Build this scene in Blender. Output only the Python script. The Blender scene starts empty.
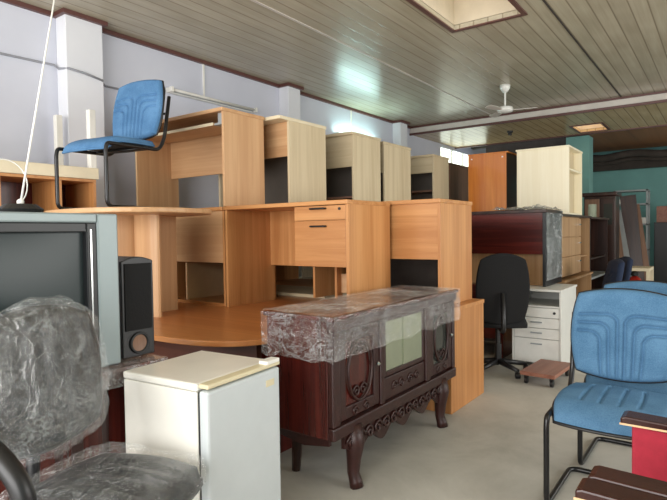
import bpy, bmesh, math, random
from mathutils import Vector, Matrix, noise
random.seed(7)
C = bpy.context.scene.collection
S = bpy.context.scene
PI = math.pi

# ------------------------------------------------------------ camera, world, lights, exposure
def cam_basis(yaw, pitch, roll):
    a, b, r = map(math.radians, (yaw, pitch, roll))
    f = Vector((-math.sin(a)*math.cos(b), math.cos(a)*math.cos(b), -math.sin(b)))
    R = Vector((math.cos(a), math.sin(a), 0)); U = R.cross(f)
    return f, R*math.cos(r)-U*math.sin(r), U*math.cos(r)+R*math.sin(r)
cd = bpy.data.cameras.new('camera'); cam = bpy.data.objects.new('camera', cd); C.objects.link(cam)
f_, R_, U_ = cam_basis(36, 1.8, 0.8)
m = Matrix((R_, U_, -f_)).transposed().to_4x4(); m.translation = (0, 0, 1.23)
cam.matrix_world = m
cd.sensor_width = 36; cd.lens = 540/667*36; cd.clip_start = .05
S.camera = cam
S.view_settings.view_transform = 'Standard'; S.view_settings.look = 'None'
S.view_settings.gamma = 1; S.view_settings.use_curve_mapping = False
S.view_settings.exposure = 0.08

def lin(c):
    g = .3*c[0]+.59*c[1]+.11*c[2]; c = [(x*.87+g*.13)/255 for x in c]
    return tuple((x/12.92 if x <= .04045 else ((x+.055)/1.055)**2.4) for x in c) + (1,)

w = bpy.data.worlds.new('sky'); S.world = w; w.use_nodes = True
w.node_tree.nodes['Background'].inputs[0].default_value = (.75, .85, 1, 1)
w.node_tree.nodes['Background'].inputs[1].default_value = 1.0

def area(name, loc, direction, sx, sy, power, col):
    l = bpy.data.lights.new(name, 'AREA'); l.shape = 'RECTANGLE'; l.size = sx; l.size_y = sy
    l.energy = power; l.color = col
    o = bpy.data.objects.new(name, l); C.objects.link(o); o.location = loc
    o.rotation_euler = Vector(direction).to_track_quat('-Z', 'Y').to_euler()
    return o
area('shopfront_daylight', (-1.2, -2.35, 1.5), (0, 1, .12), 5.6, 2.3, 330, (1, .97, .93))
area('side_fill', (3.2, 4.0, 1.6), (-1, 0, -.05), 4.2, 1.8, 150, (1, .96, .9))  # added fill from the unseen right side, brightens faces towards the aisle
area('skylight_daylight', (-1.735, 4.1, 3.44), (0, 0, -1), .5, 1.1, 1.5, (1, .95, .85))
area('far_skylight_daylight', (-1.83, 9.85, 3.3), (0, 0, -1), .4, .6, 3, (1, .8, .6))
area('far_side_fill', (3.2, 10.3, 1.3), (-1, 0, .25), 3.6, 1.6, 60, (1, .93, .8))  # added fill, out of view, brightens the far end

# ------------------------------------------------------------ materials
def newmat(name):
    mt = bpy.data.materials.new(name); mt.use_nodes = True
    nt = mt.node_tree; b = nt.nodes['Principled BSDF']
    return mt, nt, b
def coords(nt, scale=(1, 1, 1), kind='Object'):
    tc = nt.nodes.new('ShaderNodeTexCoord'); mp = nt.nodes.new('ShaderNodeMapping')
    mp.inputs['Scale'].default_value = scale
    nt.links.new(tc.outputs[kind], mp.inputs[0]); return mp.outputs[0]
def noi(nt, vec, scale, detail=4, rough=.55, dist=0):
    n = nt.nodes.new('ShaderNodeTexNoise'); n.inputs['Scale'].default_value = scale
    n.inputs['Detail'].default_value = detail; n.inputs['Roughness'].default_value = rough
    n.inputs['Distortion'].default_value = dist
    nt.links.new(vec, n.inputs['Vector']); return n.outputs['Fac']
def ramp(nt, fac, stops):
    r = nt.nodes.new('ShaderNodeValToRGB'); e = r.color_ramp.elements
    e[0].position, e[0].color = stops[0]; e[1].position, e[1].color = stops[1]
    for p, c in stops[2:]:
        x = e.new(p); x.color = c
    nt.links.new(fac, r.inputs[0]); return r.outputs[0]
def bump(nt, b, h, strength, dist=.01):
    bp = nt.nodes.new('ShaderNodeBump'); bp.inputs['Strength'].default_value = strength
    bp.inputs['Distance'].default_value = dist
    nt.links.new(h, bp.inputs['Height']); nt.links.new(bp.outputs[0], b.inputs['Normal'])
def plain(name, col, rough=.5, metal=0, var=.06, scale=8, bmp=0, spec=.5):
    mt, nt, b = newmat(name)
    v = coords(nt); n = noi(nt, v, scale)
    c = lin(col); d = tuple(x*(1-var) for x in c[:3])+(1,); e = tuple(min(1, x*(1+var)) for x in c[:3])+(1,)
    nt.links.new(ramp(nt, n, [(.3, d), (.7, e)]), b.inputs['Base Color'])
    b.inputs['Roughness'].default_value = rough; b.inputs['Metallic'].default_value = metal
    b.inputs['Specular IOR Level'].default_value = spec
    if bmp: bump(nt, b, noi(nt, v, scale*12, 3), bmp, .003)
    return mt
def wood(name, col, col2, axis='z', rough=.42, scale=1.0, contrast=.5, spec=.4):
    mt, nt, b = newmat(name)
    k = 26*scale; l = 1.1*scale
    sc = {'x': (l, k, k), 'y': (k, l, k), 'z': (k, k, l)}[axis]
    v = coords(nt, sc); n = noi(nt, v, 1.0, 6, .6, .6)
    v2 = coords(nt, tuple(x*.22 for x in sc)); n2 = noi(nt, v2, 1.0, 3, .5, 1.2)
    mx = nt.nodes.new('ShaderNodeMath'); mx.operation = 'ADD'
    nt.links.new(n, mx.inputs[0]); nt.links.new(n2, mx.inputs[1])
    hf = nt.nodes.new('ShaderNodeMath'); hf.operation = 'MULTIPLY'; hf.inputs[1].default_value = .5
    nt.links.new(mx.outputs[0], hf.inputs[0])
    nt.links.new(ramp(nt, hf.outputs[0], [(.5-.2*contrast, lin(col2)), (.5+.2*contrast, lin(col))]), b.inputs['Base Color'])
    b.inputs['Roughness'].default_value = rough; b.inputs['Specular IOR Level'].default_value = spec
    return mt
M = {}
ORANGE, ORANGE2 = (222, 160, 98), (198, 130, 70)
for ax in 'xz':
    M['orange_'+ax] = wood('cherry_laminate_'+ax, (208, 144, 82), (184, 118, 60), ax)
    M['honey_'+ax] = wood('honey_beech_laminate_'+ax, (212, 166, 118), (196, 146, 98), ax)
    M['maple_'+ax] = wood('pale_maple_laminate_'+ax, (214, 196, 160), (198, 178, 140), ax)
    M['tan_'+ax] = wood('tan_oak_laminate_'+ax, (186, 144, 98), (164, 120, 76), ax)
    M['mahog_'+ax] = wood('mahogany_veneer_'+ax, (104, 30, 20), (62, 16, 12), ax, rough=.25)
M['maple_edge'] = plain('pale_edge_band', (226, 212, 178), .45)
M['honey_edge'] = plain('honey_edge_band', (222, 182, 132), .45)
M['orange_edge'] = plain('cherry_edge_band', (214, 150, 90), .45)
M['brownish'] = wood('walnut_laminate', (156, 114, 88), (126, 90, 68), 'z')
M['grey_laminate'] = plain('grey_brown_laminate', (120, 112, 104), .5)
M['varnish'] = wood('orange_varnished_board', (226, 136, 50), (206, 110, 36), 'z', rough=.16, spec=.8)  # orange raised as well, its glow put into the colour
M['cream'] = wood('cream_laminate', (252, 242, 212), (246, 234, 200), 'z', rough=.35)  # skylight brightness put into the colour, lifting the cream
M['base_brown'] = wood('dark_brown_veneer', (92, 52, 38), (66, 34, 26), 'x')
M['darkwood'] = wood('dark_stained_wood', (70, 42, 32), (40, 22, 17), 'z', rough=.3)
M['darkred'] = wood('dark_red_lacquered_wood', (92, 28, 20), (50, 13, 11), 'z', rough=.2, spec=.6)
M['carved'] = plain('carved_dark_rosewood', (50, 19, 15), .34, var=.3, scale=30, bmp=.4)
M['armwood'] = wood('dark_brown_arm_wood', (72, 34, 26), (44, 20, 16), 'x', rough=.25)
M['tabletop'] = wood('conference_table_veneer', (206, 132, 70), (184, 108, 52), 'x', rough=.3, scale=.7)
M['black_plastic'] = plain('black_plastic', (22, 22, 24), .4)
M['black_frame'] = plain('black_painted_steel', (28, 27, 28), .3, .2)
M['black_mesh'] = plain('black_woven_fabric', (9, 9, 11), .9, bmp=.3)
M['dark_vinyl'] = plain('dark_grey_vinyl', (26, 29, 32), .4)
M['navy'] = plain('navy_fabric', (30, 44, 72), .9)
M['white_metal'] = plain('white_enamel', (226, 226, 220), .35)
M['white_paint'] = plain('white_painted_wood', (232, 230, 222), .5)
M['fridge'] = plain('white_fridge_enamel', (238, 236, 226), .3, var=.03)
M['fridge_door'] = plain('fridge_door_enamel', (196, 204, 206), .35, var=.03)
M['yellowed'] = plain('yellowed_plastic_trim', (216, 204, 166), .45)
M['silver'] = plain('silver_plastic', (136, 150, 152), .4, .15, var=.03)
M['bezel'] = plain('dark_bezel_plastic', (24, 26, 28), .4)
M['chrome'] = plain('chrome', (200, 200, 200), .2, 1)
M['red_fabric'] = plain('crimson_fabric', (176, 34, 54), .9, var=.08, scale=40, bmp=.2)
M['red_paint'] = plain('red_painted_steel', (190, 40, 30), .35)
M['grey_side'] = plain('grey_painted_steel', (150, 156, 158), .45)
M['light_grey'] = plain('light_grey_laminate', (214, 214, 208), .4, var=.03)
M['redboard'] = wood('reddish_brown_board', (164, 108, 86), (138, 84, 66), 'y')
M['cable'] = plain('grey_cable', (140, 142, 150), .5)
M['teal'] = plain('teal_painted_plaster', (104, 158, 154), .8, var=.08, scale=2, bmp=.15)
M['trim'] = plain('maroon_cornice_plastic', (96, 56, 50), .4)
M['beam'] = plain('dark_brown_timber', (58, 50, 44), .9, var=.2)  # dark brown shared by beams, void, pipes and one desk back
M['glass_dark'] = plain('dark_picture_tube_glass', (44, 54, 55), .32, spec=.3, var=.02)
M['tv_glass'] = M['glass_dark']
M['shelfboard'] = wood('pinkish_brown_shelf', (150, 110, 92), (124, 88, 72), 'x')
def fabric(name, c1, c2):
    mt, nt, b = newmat(name); v = coords(nt)
    n = noi(nt, v, 220, 2); n2 = noi(nt, v, 9, 4)
    ad = nt.nodes.new('ShaderNodeMath'); ad.operation = 'MULTIPLY_ADD'; ad.inputs[1].default_value = .5
    nt.links.new(n, ad.inputs[0])
    h = nt.nodes.new('ShaderNodeMath'); h.operation = 'MULTIPLY'; h.inputs[1].default_value = .5
    nt.links.new(n2, h.inputs[0]); nt.links.new(h.outputs[0], ad.inputs[2])
    nt.links.new(ramp(nt, ad.outputs[0], [(.38, lin(c1)), (.62, lin(c2))]), b.inputs['Base Color'])
    b.inputs['Roughness'].default_value = .9; b.inputs['Specular IOR Level'].default_value = .2
    bump(nt, b, n, .3, .002); return mt
M['blue'] = fabric('sky_blue_fabric', (68, 112, 150), (88, 134, 172))
M['blue2'] = fabric('steel_blue_fabric', (66, 112, 158), (88, 136, 182))
# lavender plaster wall
def wallmat(name, a, bcol):
    mt, nt, b = newmat(name); v = coords(nt)
    nt.links.new(ramp(nt, noi(nt, v, 1.3, 5), [(.3, lin(a)), (.7, lin(bcol))]), b.inputs['Base Color'])
    b.inputs['Roughness'].default_value = .75; bump(nt, b, noi(nt, v, 40, 3), .1, .003); return mt
M['wall'] = wallmat('lavender_grey_plaster', (196, 199, 214), (207, 210, 223))
M['column'] = wallmat('white_plaster', (216, 218, 226), (226, 228, 234))
# floor
mt, nt, b = newmat('worn_concrete'); v = coords(nt)
n1 = noi(nt, v, 1.6, 8, .65, .4); 
nt.links.new(ramp(nt, n1, [(.3, lin((158, 156, 146))), (.5, lin((180, 178, 168))), (.72, lin((198, 196, 186)))]), b.inputs['Base Color'])
b.inputs['Roughness'].default_value = .6; bump(nt, b, noi(nt, v, 30, 4), .15, .004); M['floor'] = mt
# ceiling panels: strips run along Y
def ceilmat(name, ca, cb, groove):
    mt, nt, b = newmat(name)
    tc = nt.nodes.new('ShaderNodeTexCoord'); sp = nt.nodes.new('ShaderNodeSeparateXYZ')
    nt.links.new(tc.outputs['Object'], sp.inputs[0])
    mu = nt.nodes.new('ShaderNodeMath'); mu.operation = 'MULTIPLY'; mu.inputs[1].default_value = 1/.13
    nt.links.new(sp.outputs['X'], mu.inputs[0])
    fr = nt.nodes.new('ShaderNodeMath'); fr.operation = 'FRACT'; nt.links.new(mu.outputs[0], fr.inputs[0])
    fl = nt.nodes.new('ShaderNodeMath'); fl.operation = 'FLOOR'; nt.links.new(mu.outputs[0], fl.inputs[0])
    cb_ = nt.nodes.new('ShaderNodeCombineXYZ'); nt.links.new(fl.outputs[0], cb_.inputs[0])
    y2 = nt.nodes.new('ShaderNodeMath'); y2.operation = 'MULTIPLY'; y2.inputs[1].default_value = .35
    nt.links.new(sp.outputs['Y'], y2.inputs[0]); nt.links.new(y2.outputs[0], cb_.inputs[1])
    n = noi(nt, cb_.outputs[0], 3.1, 2)
    v = coords(nt, (22, .9, 22)); n2 = noi(nt, v, 1, 5, .6, .5)
    ad = nt.nodes.new('ShaderNodeMath'); ad.operation = 'ADD'; nt.links.new(n, ad.inputs[0]); nt.links.new(n2, ad.inputs[1])
    hf = nt.nodes.new('ShaderNodeMath'); hf.operation = 'MULTIPLY'; hf.inputs[1].default_value = .5
    nt.links.new(ad.outputs[0], hf.inputs[0])
    col = ramp(nt, hf.outputs[0], [(.36, lin(ca)), (.64, lin(cb))])
    g = ramp(nt, fr.outputs[0], [(0, (0, 0, 0, 1)), (.07, (1, 1, 1, 1)), (.93, (1, 1, 1, 1)), (1, (0, 0, 0, 1))])
    mx = nt.nodes.new('ShaderNodeMix'); mx.data_type = 'RGBA'
    nt.links.new(g, mx.inputs['Factor']); mx.inputs['A'].default_value = lin(groove)
    nt.links.new(col, mx.inputs['B']); nt.links.new(mx.outputs['Result'], b.inputs['Base Color'])
    b.inputs['Roughness'].default_value = .27; b.inputs['Specular IOR Level'].default_value = .4
    bump(nt, b, g, .2, .005); return mt
M['ceiling'] = ceilmat('olive_pvc_ceiling_strips', (166, 156, 132), (190, 180, 156), (130, 116, 94))
M['ceiling_low'] = ceilmat('warm_pvc_ceiling_strips', (180, 152, 104), (206, 180, 134), (120, 96, 66))
M['ceiling_ply'] = wood('stained_plywood', (156, 104, 62), (112, 74, 46), 'y', rough=.5, scale=.15)
M['fascia'] = plain('ribbed_grey_fascia', (206, 198, 188), .35)
def emit(name, col, s):
    mt, nt, b = newmat(name); b.inputs['Base Color'].default_value = lin(col)
    b.inputs['Emission Color'].default_value = lin(col); b.inputs['Emission Strength'].default_value = s; return mt
M['tube_lit'] = emit('lit_fluorescent_tube', (205, 255, 245), 60)
M['tube_off'] = plain('unlit_glass_tube', (214, 212, 204), .2)
M['sky_panel'] = emit('translucent_skylight_sheet', (255, 244, 222), .3)
M['sky_panel2'] = emit('warm_skylight_sheet', (220, 160, 120), .25)
M['window_sky'] = emit('bright_sky_window_pane', (236, 248, 232), 2.2)
M['shaft'] = plain('cream_skylight_shaft', (204, 190, 164), .6)
# clear plastic wrap
def wrapmat(name, haze, streak, col=(225, 232, 235), sc=(4, 4, 22), thresh=.58, gloss=.16, fold=(10, 10, 10)):
    mt, nt, b = newmat(name); out = nt.nodes['Material Output']
    v = coords(nt, sc); n = noi(nt, v, 1.0, 7, .7, 1.6)
    v2 = coords(nt, (9, 9, 9)); n2 = noi(nt, v2, 1.4, 5, .65, 2.2)
    def math_(op, a_, b_=None, v_=None):
        q = nt.nodes.new('ShaderNodeMath'); q.operation = op; nt.links.new(a_, q.inputs[0])
        if b_ is not None: nt.links.new(b_, q.inputs[1])
        elif v_ is not None: q.inputs[1].default_value = v_
        return q
    r1 = math_('ABSOLUTE', math_('SUBTRACT', n, v_=.5).outputs[0]); r2 = math_('ABSOLUTE', math_('SUBTRACT', n2, v_=.5).outputs[0])
    add = math_('MINIMUM', r1.outputs[0], r2.outputs[0])
    m3 = noi(nt, coords(nt, (5, 5, 5)), 1.0, 3)
    crease_glint = ramp(nt, add.outputs[0], [(.0, (1, 1, 1, 1)), (.022, (0, 0, 0, 1))])  # white lines painted along creases in place of glints on the film
    patch = ramp(nt, m3, [(thresh-.12, (.25, .25, .25, 1)), (thresh+.1, (1, 1, 1, 1))])
    fc = math_('MULTIPLY', crease_glint, patch); fs = math_('MULTIPLY', fc.outputs[0], v_=streak-haze)
    hz = ramp(nt, m3, [(.4, (haze*.5,)*3+(1,)), (.68, (haze*1.9,)*3+(1,))])
    fac = math_('ADD', fs.outputs[0], hz).outputs[0]
    tr = nt.nodes.new('ShaderNodeBsdfTransparent'); mx = nt.nodes.new('ShaderNodeMixShader')
    b.inputs['Base Color'].default_value = lin(col); b.inputs['Roughness'].default_value = .14
    b.inputs['Specular IOR Level'].default_value = 1
    bump(nt, b, add.outputs[0], 1.0, .05)
    nt.links.new(fac, mx.inputs[0]); nt.links.new(tr.outputs[0], mx.inputs[1]); nt.links.new(b.outputs[0], mx.inputs[2])
    gl = nt.nodes.new('ShaderNodeBsdfGlossy'); gl.inputs['Roughness'].default_value = .11; gl.inputs['Color'].default_value = (gloss,)*3+(1,)
    # folds of the film: long creases
    f1 = noi(nt, coords(nt, fold), 1.0, 3, .5, 1.0); f2 = math_('ABSOLUTE', math_('SUBTRACT', f1, v_=.5).outputs[0])
    fs2 = math_('ADD', f2.outputs[0], math_('MULTIPLY', add.outputs[0], v_=.25).outputs[0])
    bp = nt.nodes.new('ShaderNodeBump'); bp.inputs['Strength'].default_value = 1; bp.inputs['Distance'].default_value = .12
    nt.links.new(fs2.outputs[0], bp.inputs['Height']); nt.links.new(bp.outputs[0], gl.inputs['Normal'])
    ads = nt.nodes.new('ShaderNodeAddShader'); nt.links.new(mx.outputs[0], ads.inputs[0]); nt.links.new(gl.outputs[0], ads.inputs[1])
    nt.links.new(ads.outputs[0], out.inputs['Surface']); return mt
M['wrap'] = wrapmat('clear_stretch_film', .04, .75, fold=(12, 12, 22), sc=(5, 5, 14), thresh=.5, gloss=.13)
M['film_top'] = wrapmat('stretch_film_top_sheen', .26, .7, fold=(14, 4, 14), sc=(7, 2, 7), thresh=.54)  # whiter copy for the top: bright reflections put into the film colour
M['film_thin'] = wrapmat('thin_streaky_film', .05, .6, gloss=.2, fold=(4, 2, 34), sc=(3, 1.6, 60), thresh=.56)
M['wrap_chair'] = wrapmat('crinkled_clear_plastic', .05, .42, sc=(4, 8, 8), thresh=.54, gloss=.09, fold=(9, 16, 9))
M['wrap_grey'] = wrapmat('grey_plastic_sheet', .45, .8, col=(150, 156, 158), sc=(8, 8, 8))  # grey tint with a denser haze than the other films
def glassmat(name, col, alpha):
    mt, nt, b = newmat(name); b.inputs['Base Color'].default_value = lin(col)
    b.inputs['Roughness'].default_value = .06; b.inputs['Alpha'].default_value = alpha; return mt
M['mirror_glass'] = plain('pale_green_cabinet_glass', (150, 158, 132), .12, .35, var=.05)
M['cab_glass'] = plain('smoky_door_glass', (58, 60, 56), .15)

# ------------------------------------------------------------ mesh helpers
class MB:
    def __init__(s): s.bm = bmesh.new()
    def box(s, x0, x1, y0, y1, z0, z1):
        b = s.bm; v = [b.verts.new((x, y, z)) for z in (z0, z1) for y in (y0, y1) for x in (x0, x1)]
        for q in ((0, 2, 3, 1), (4, 5, 7, 6), (0, 1, 5, 4), (2, 6, 7, 3), (0, 4, 6, 2), (1, 3, 7, 5)):
            b.faces.new([v[i] for i in q])
        return s
    def prism(s, pts, z0, z1, axis='z'):
        def mk(p, z):
            a, c = p
            return {'z': (a, c, z), 'y': (a, z, c), 'x': (z, a, c)}[axis]
        b = s.bm; lo = [b.verts.new(mk(p, z0)) for p in pts]; hi = [b.verts.new(mk(p, z1)) for p in pts]
        n = len(pts); b.faces.new(lo[::-1]); b.faces.new(hi)
        for i in range(n): b.faces.new((lo[i], lo[(i+1) % n], hi[(i+1) % n], hi[i]))
        return s
    def tube(s, pts, r, n=10, closed=False):
        b = s.bm; P = [Vector(p) for p in pts]; L = len(P); rings = []; prev = None
        for i, p in enumerate(P):
            if closed: t = P[(i+1) % L]-P[i-1]
            else: t = (P[min(i+1, L-1)]-P[max(i-1, 0)])
            t.normalize()
            if prev is None:
                a = Vector((0, 0, 1)) if abs(t.z) < .9 else Vector((1, 0, 0))
                u = t.cross(a).normalized()
            else:
                u = (prev - t*prev.dot(t))
                u = u.normalized() if u.length > 1e-5 else t.orthogonal().normalized()
            prev = u; w_ = t.cross(u)
            rr = r[i] if isinstance(r, (list, tuple)) else r
            rings.append([b.verts.new(p+(u*math.cos(k*2*PI/n)+w_*math.sin(k*2*PI/n))*rr) for k in range(n)])
        m_ = L if closed else L-1
        for i in range(m_):
            A, B = rings[i], rings[(i+1) % L]
            for k in range(n): b.faces.new((A[k], A[(k+1) % n], B[(k+1) % n], B[k]))
        if not closed: b.faces.new(rings[0][::-1]); b.faces.new(rings[-1])
        return s
    def lathe(s, prof, c=(0, 0, 0), n=20, axis='z'):
        b = s.bm; rings = []
        for r, z in prof:
            ring = []
            for k in range(n):
                a = k*2*PI/n; x, y = r*math.cos(a), r*math.sin(a)
                p = {'z': (x, y, z), 'x': (z, x, y), 'y': (x, z, y)}[axis]
                ring.append(b.verts.new((c[0]+p[0], c[1]+p[1], c[2]+p[2])))
            rings.append(ring)
        for A, B in zip(rings, rings[1:]):
            for k in range(n): b.faces.new((A[k], A[(k+1) % n], B[(k+1) % n], B[k]))
        b.faces.new(rings[0][::-1]); b.faces.new(rings[-1]); return s
    def surf(s, fn, nu, nv, closeu=False):
        b = s.bm; g = [[b.verts.new(fn(i/nu, j/nv)) for j in range(nv+1)] for i in range(nu+(0 if closeu else 1))]
        L = len(g)
        for i in range(nu):
            for j in range(nv):
                b.faces.new((g[i][j], g[(i+1) % L][j], g[(i+1) % L][j+1], g[i][j+1]))
        return s
def obj(name, mb, mat, parent=None, bevel=0, smooth=False, label=None, merge=False):
    bm = mb.bm
    if merge: bmesh.ops.remove_doubles(bm, verts=bm.verts, dist=1e-5)
    bmesh.ops.recalc_face_normals(bm, faces=bm.faces)
    me = bpy.data.meshes.new(name); bm.to_mesh(me); bm.free()
    if smooth:
        for p in me.polygons: p.use_smooth = True
    o = bpy.data.objects.new(name, me); C.objects.link(o)
    me.materials.append(M[mat] if isinstance(mat, str) else mat)
    if parent: o.parent = parent
    if label: o['label'] = label
    if bevel:
        bv = o.modifiers.new('bevel', 'BEVEL'); bv.width = bevel; bv.segments = 2; bv.limit_method = 'ANGLE'
    return o
def tag(o, label, cat, group=None, kind=None):
    o['label'] = label; o['category'] = cat
    if group: o['group'] = group
    if kind: o['kind'] = kind
    return o
def thing(name, label, cat, loc, rz=0, group=None):
    o = bpy.data.objects.new(name, None); C.objects.link(o); o.empty_display_size = .1
    o.location = loc; o.rotation_euler = (0, 0, math.radians(rz)); return tag(o, label, cat, group)
def struct(name, mb, mat, parent=None, bevel=0):
    o = obj(name, mb, mat, parent, bevel)
    if not parent: o['kind'] = 'structure'
    return o
def copy_tree(o, parent=None):
    c = o.copy(); C.objects.link(c); c.parent = parent
    for ch in list(o.children): copy_tree(ch, c)
    return c
def fillet(pts, r, n=5):
    P = [Vector(p) for p in pts]; out = [P[0]]
    for a, b_, c in zip(P, P[1:], P[2:]):
        d1 = (a-b_); d2 = (c-b_); k = min(r, d1.length*.45, d2.length*.45)
        p1 = b_+d1.normalized()*k; p2 = b_+d2.normalized()*k
        for i in range(n+1):
            t = i/n; out.append(p1*(1-t)**2+b_*2*t*(1-t)+p2*t*t)
    out.append(P[-1]); return out
def B(*a): return MB().box(*a)

# ------------------------------------------------------------ the room
XL, XR, YF, YB, ZC, ZL = -4.45, 3.3, -2.5, 13.4, 3.05, 2.92
struct('floor', B(XL-.1, XR+.1, YF-.1, YB+.1, -.1, 0), 'floor')
# ceiling with skylight hole x -2.05..-1.42, y 3.45..4.76
c = MB()
hx0, hx1, hy0, hy1 = -2.0, -1.395, 3.42, 4.66
for r in ((XL, hx0, YF, 8.45), (hx1, XR, YF, 8.45), (hx0, hx1, YF, hy0), (hx0, hx1, hy1, 8.45)):
    c.box(r[0], r[1], r[2], r[3], ZC, ZC+.04)
struct('ceiling', c, 'ceiling')
c = MB(); gx0, gx1, gy0, gy1 = -2.05, -1.62, 9.5, 10.18
for r in ((XL, gx0, 8.45, 10.35), (gx1, XR, 8.45, 10.35), (gx0, gx1, 8.45, gy0), (gx0, gx1, gy1, 10.35)):
    c.box(r[0], r[1], r[2], r[3], ZL, ZL+.04)
struct('ceiling_low', c, 'ceiling_low')
c = B(-2.35, XR, 10.38, 12.9, 2.9, 2.94)
struct('ceiling_plywood', c, 'ceiling_ply')
struct('ceiling_void', B(XL, XR, 10.35, YB, 3.6, 3.64), 'beam')
struct('trim_1', MB().box(XL, XR, 8.43, 8.45, ZL, ZC), 'fascia')
t = MB(); t.box(XL, XR, 8.41, 8.43, ZC-.03, ZC-.001); t.box(XL, XR, 8.41, 8.44, ZL-.02, ZL+.015)
struct('trim_2', t, 'trim')
struct('trim_3', B(XL, XR, 10.35, 10.385, ZL-.02, ZL+.04), 'trim')
t = MB(); t.box(XL, XL+.035, YF, 8.41, ZC-.035, ZC-.001)
for y0, y1 in ((2.3, 2.62), (5.03, 5.26), (7.82, 8.06)):
    t.box(XL+.035, XL+.185, y0-.03, y1+.03, ZC-.035, ZC-.001)
struct('trim_4', t, 'trim')
struct('trim_5', B(-3.0, -2.975, YF, 8.41, ZC-.006, ZC-.0005), 'fascia')
struct('trim_6', B(-1.187, -1.172, YF, 8.41, ZC-.006, ZC-.0005), 'beam')
# skylight shafts
def skylight(n, x0, x1, y0, y1, z, h, sheet):
    s = MB(); k = .02
    s.box(x0-k, x0, y0-k, y1+k, z+.045, z+h); s.box(x1, x1+k, y0-k, y1+k, z+.045, z+h)
    s.box(x0, x1, y0-k, y0, z+.045, z+h); s.box(x0, x1, y1, y1+k, z+.045, z+h)
    o = struct('window_%d' % n, s, 'shaft')
    f = MB(); k = .035
    f.box(x0-k, x0+.004, y0-k, y1+k, z-.012, z+.0); f.box(x1-.004, x1+k, y0-k, y1+k, z-.012, z)
    f.box(x0+.004, x1-.004, y0-k, y0+.004, z-.012, z); f.box(x0+.004, x1-.004, y1-.004, y1+k, z-.012, z)
    obj('window_frame', f, 'trim', o)
    obj('skylight_sheet', B(x0, x1, y0, y1, z+h, z+h+.01), sheet, o)
skylight(1, hx0, hx1, hy0, hy1, ZC, .45, 'sky_panel')
skylight(2, gx0, gx1, gy0, gy1, ZL, .42, 'sky_panel2')
# walls
wl = MB()
wy0, wy1, wz0, wz1 = 9.65, 12.2, 1.9, 2.86
wl.box(XL-.12, XL, YF, wy0, 0, 3.6); wl.box(XL-.12, XL, wy1, YB, 0, 3.6)
wl.box(XL-.12, XL, wy0, wy1, 0, wz0); wl.box(XL-.12, XL, wy0, wy1, wz1, 3.6)
struct('wall_left', wl, 'wall')
wf = MB(); wf.box(XL-.06, XL-.04, wy0, wy1, wz0, wz1)
w3 = struct('window_3', wf, 'window_sky')
f = MB()
for y in (wy0, wy0+.55, wy0+1.12, wy1-.04): f.box(XL-.035, XL-.005, y, y+.04, wz0, wz1)
f.box(XL-.035, XL-.005, wy0, wy1, wz0, wz0+.04)
obj('window_frame', f, 'white_paint', w3)
for i, (y0, y1) in enumerate(((2.3, 2.62), (5.03, 5.26), (7.82, 8.06))):
    struct('wall_column' if i == 0 else 'wall_column.%03d' % i, B(XL, XL+.15, y0, y1, 0, ZC-.001), 'column', bevel=.006)
struct('wall_back', B(XL-.12, XR, YB, YB+.12, 0, 3.6), 'teal')
wr = MB(); wr.box(XR, XR+.12, YF, 1.9, 0, 3.6); wr.box(XR, XR+.12, 6.1, 8.4, 0, 3.6); wr.box(XR, XR+.12, 12.2, YB, 0, 3.6); wr.box(XR, XR+.12, 8.4, 12.2, 0, .4); wr.box(XR, XR+.12, 8.4, 12.2, 2.2, 3.6)
wr.box(XR, XR+.12, 1.9, 6.1, 0, .6); wr.box(XR, XR+.12, 1.9, 6.1, 2.6, 3.6)  # unseen openings added for the side fill lamps
struct('wall_right', wr, 'teal')
wn = MB(); wn.box(XL-.12, -4.1, YF-.12, YF, 0, 3.6); wn.box(1.7, XR+.12, YF-.12, YF, 0, 3.6)
wn.box(-4.1, 1.7, YF-.12, YF, 2.75, 3.6); struct('wall_front', wn, 'wall')
struct('wall_pier', B(-2.34, -1.96, 10.4, 10.75, 0, 2.89), 'teal')
# beams and duct at the far end
t = MB(); t.box(XL, XR, 12.95, 13.1, 2.5, 2.72); t.box(XL, XR, 11.2, 11.35, 3.0, 3.2)
struct('trim_7', t, 'beam')
struct('trim_9', B(-3.9, -2.35, 10.6, 10.75, 2.45, 3.1), 'beam')
t = MB(); t.box(XL, XR, 13.15, 13.38, 2.62, 2.86); struct('trim_8', t, 'fascia')
for i, (y, z, r, lab) in enumerate(((12.3, 2.72, .07, 'dark pipe hanging under the plywood ceiling at the far end, nearer one'),
                                   (12.7, 2.66, .05, 'dark pipe hanging under the plywood ceiling at the far end, farther one'))):
    pp = MB().tube([(-2.3+.1*k, y+.03*math.sin(k), z-.03*math.sin(k*.6)) for k in range(0, 50)], r, 8)
    tag(obj('ceiling_pipe', pp, 'beam', smooth=True), lab, 'pipe', 'pipes at the far end')

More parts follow.
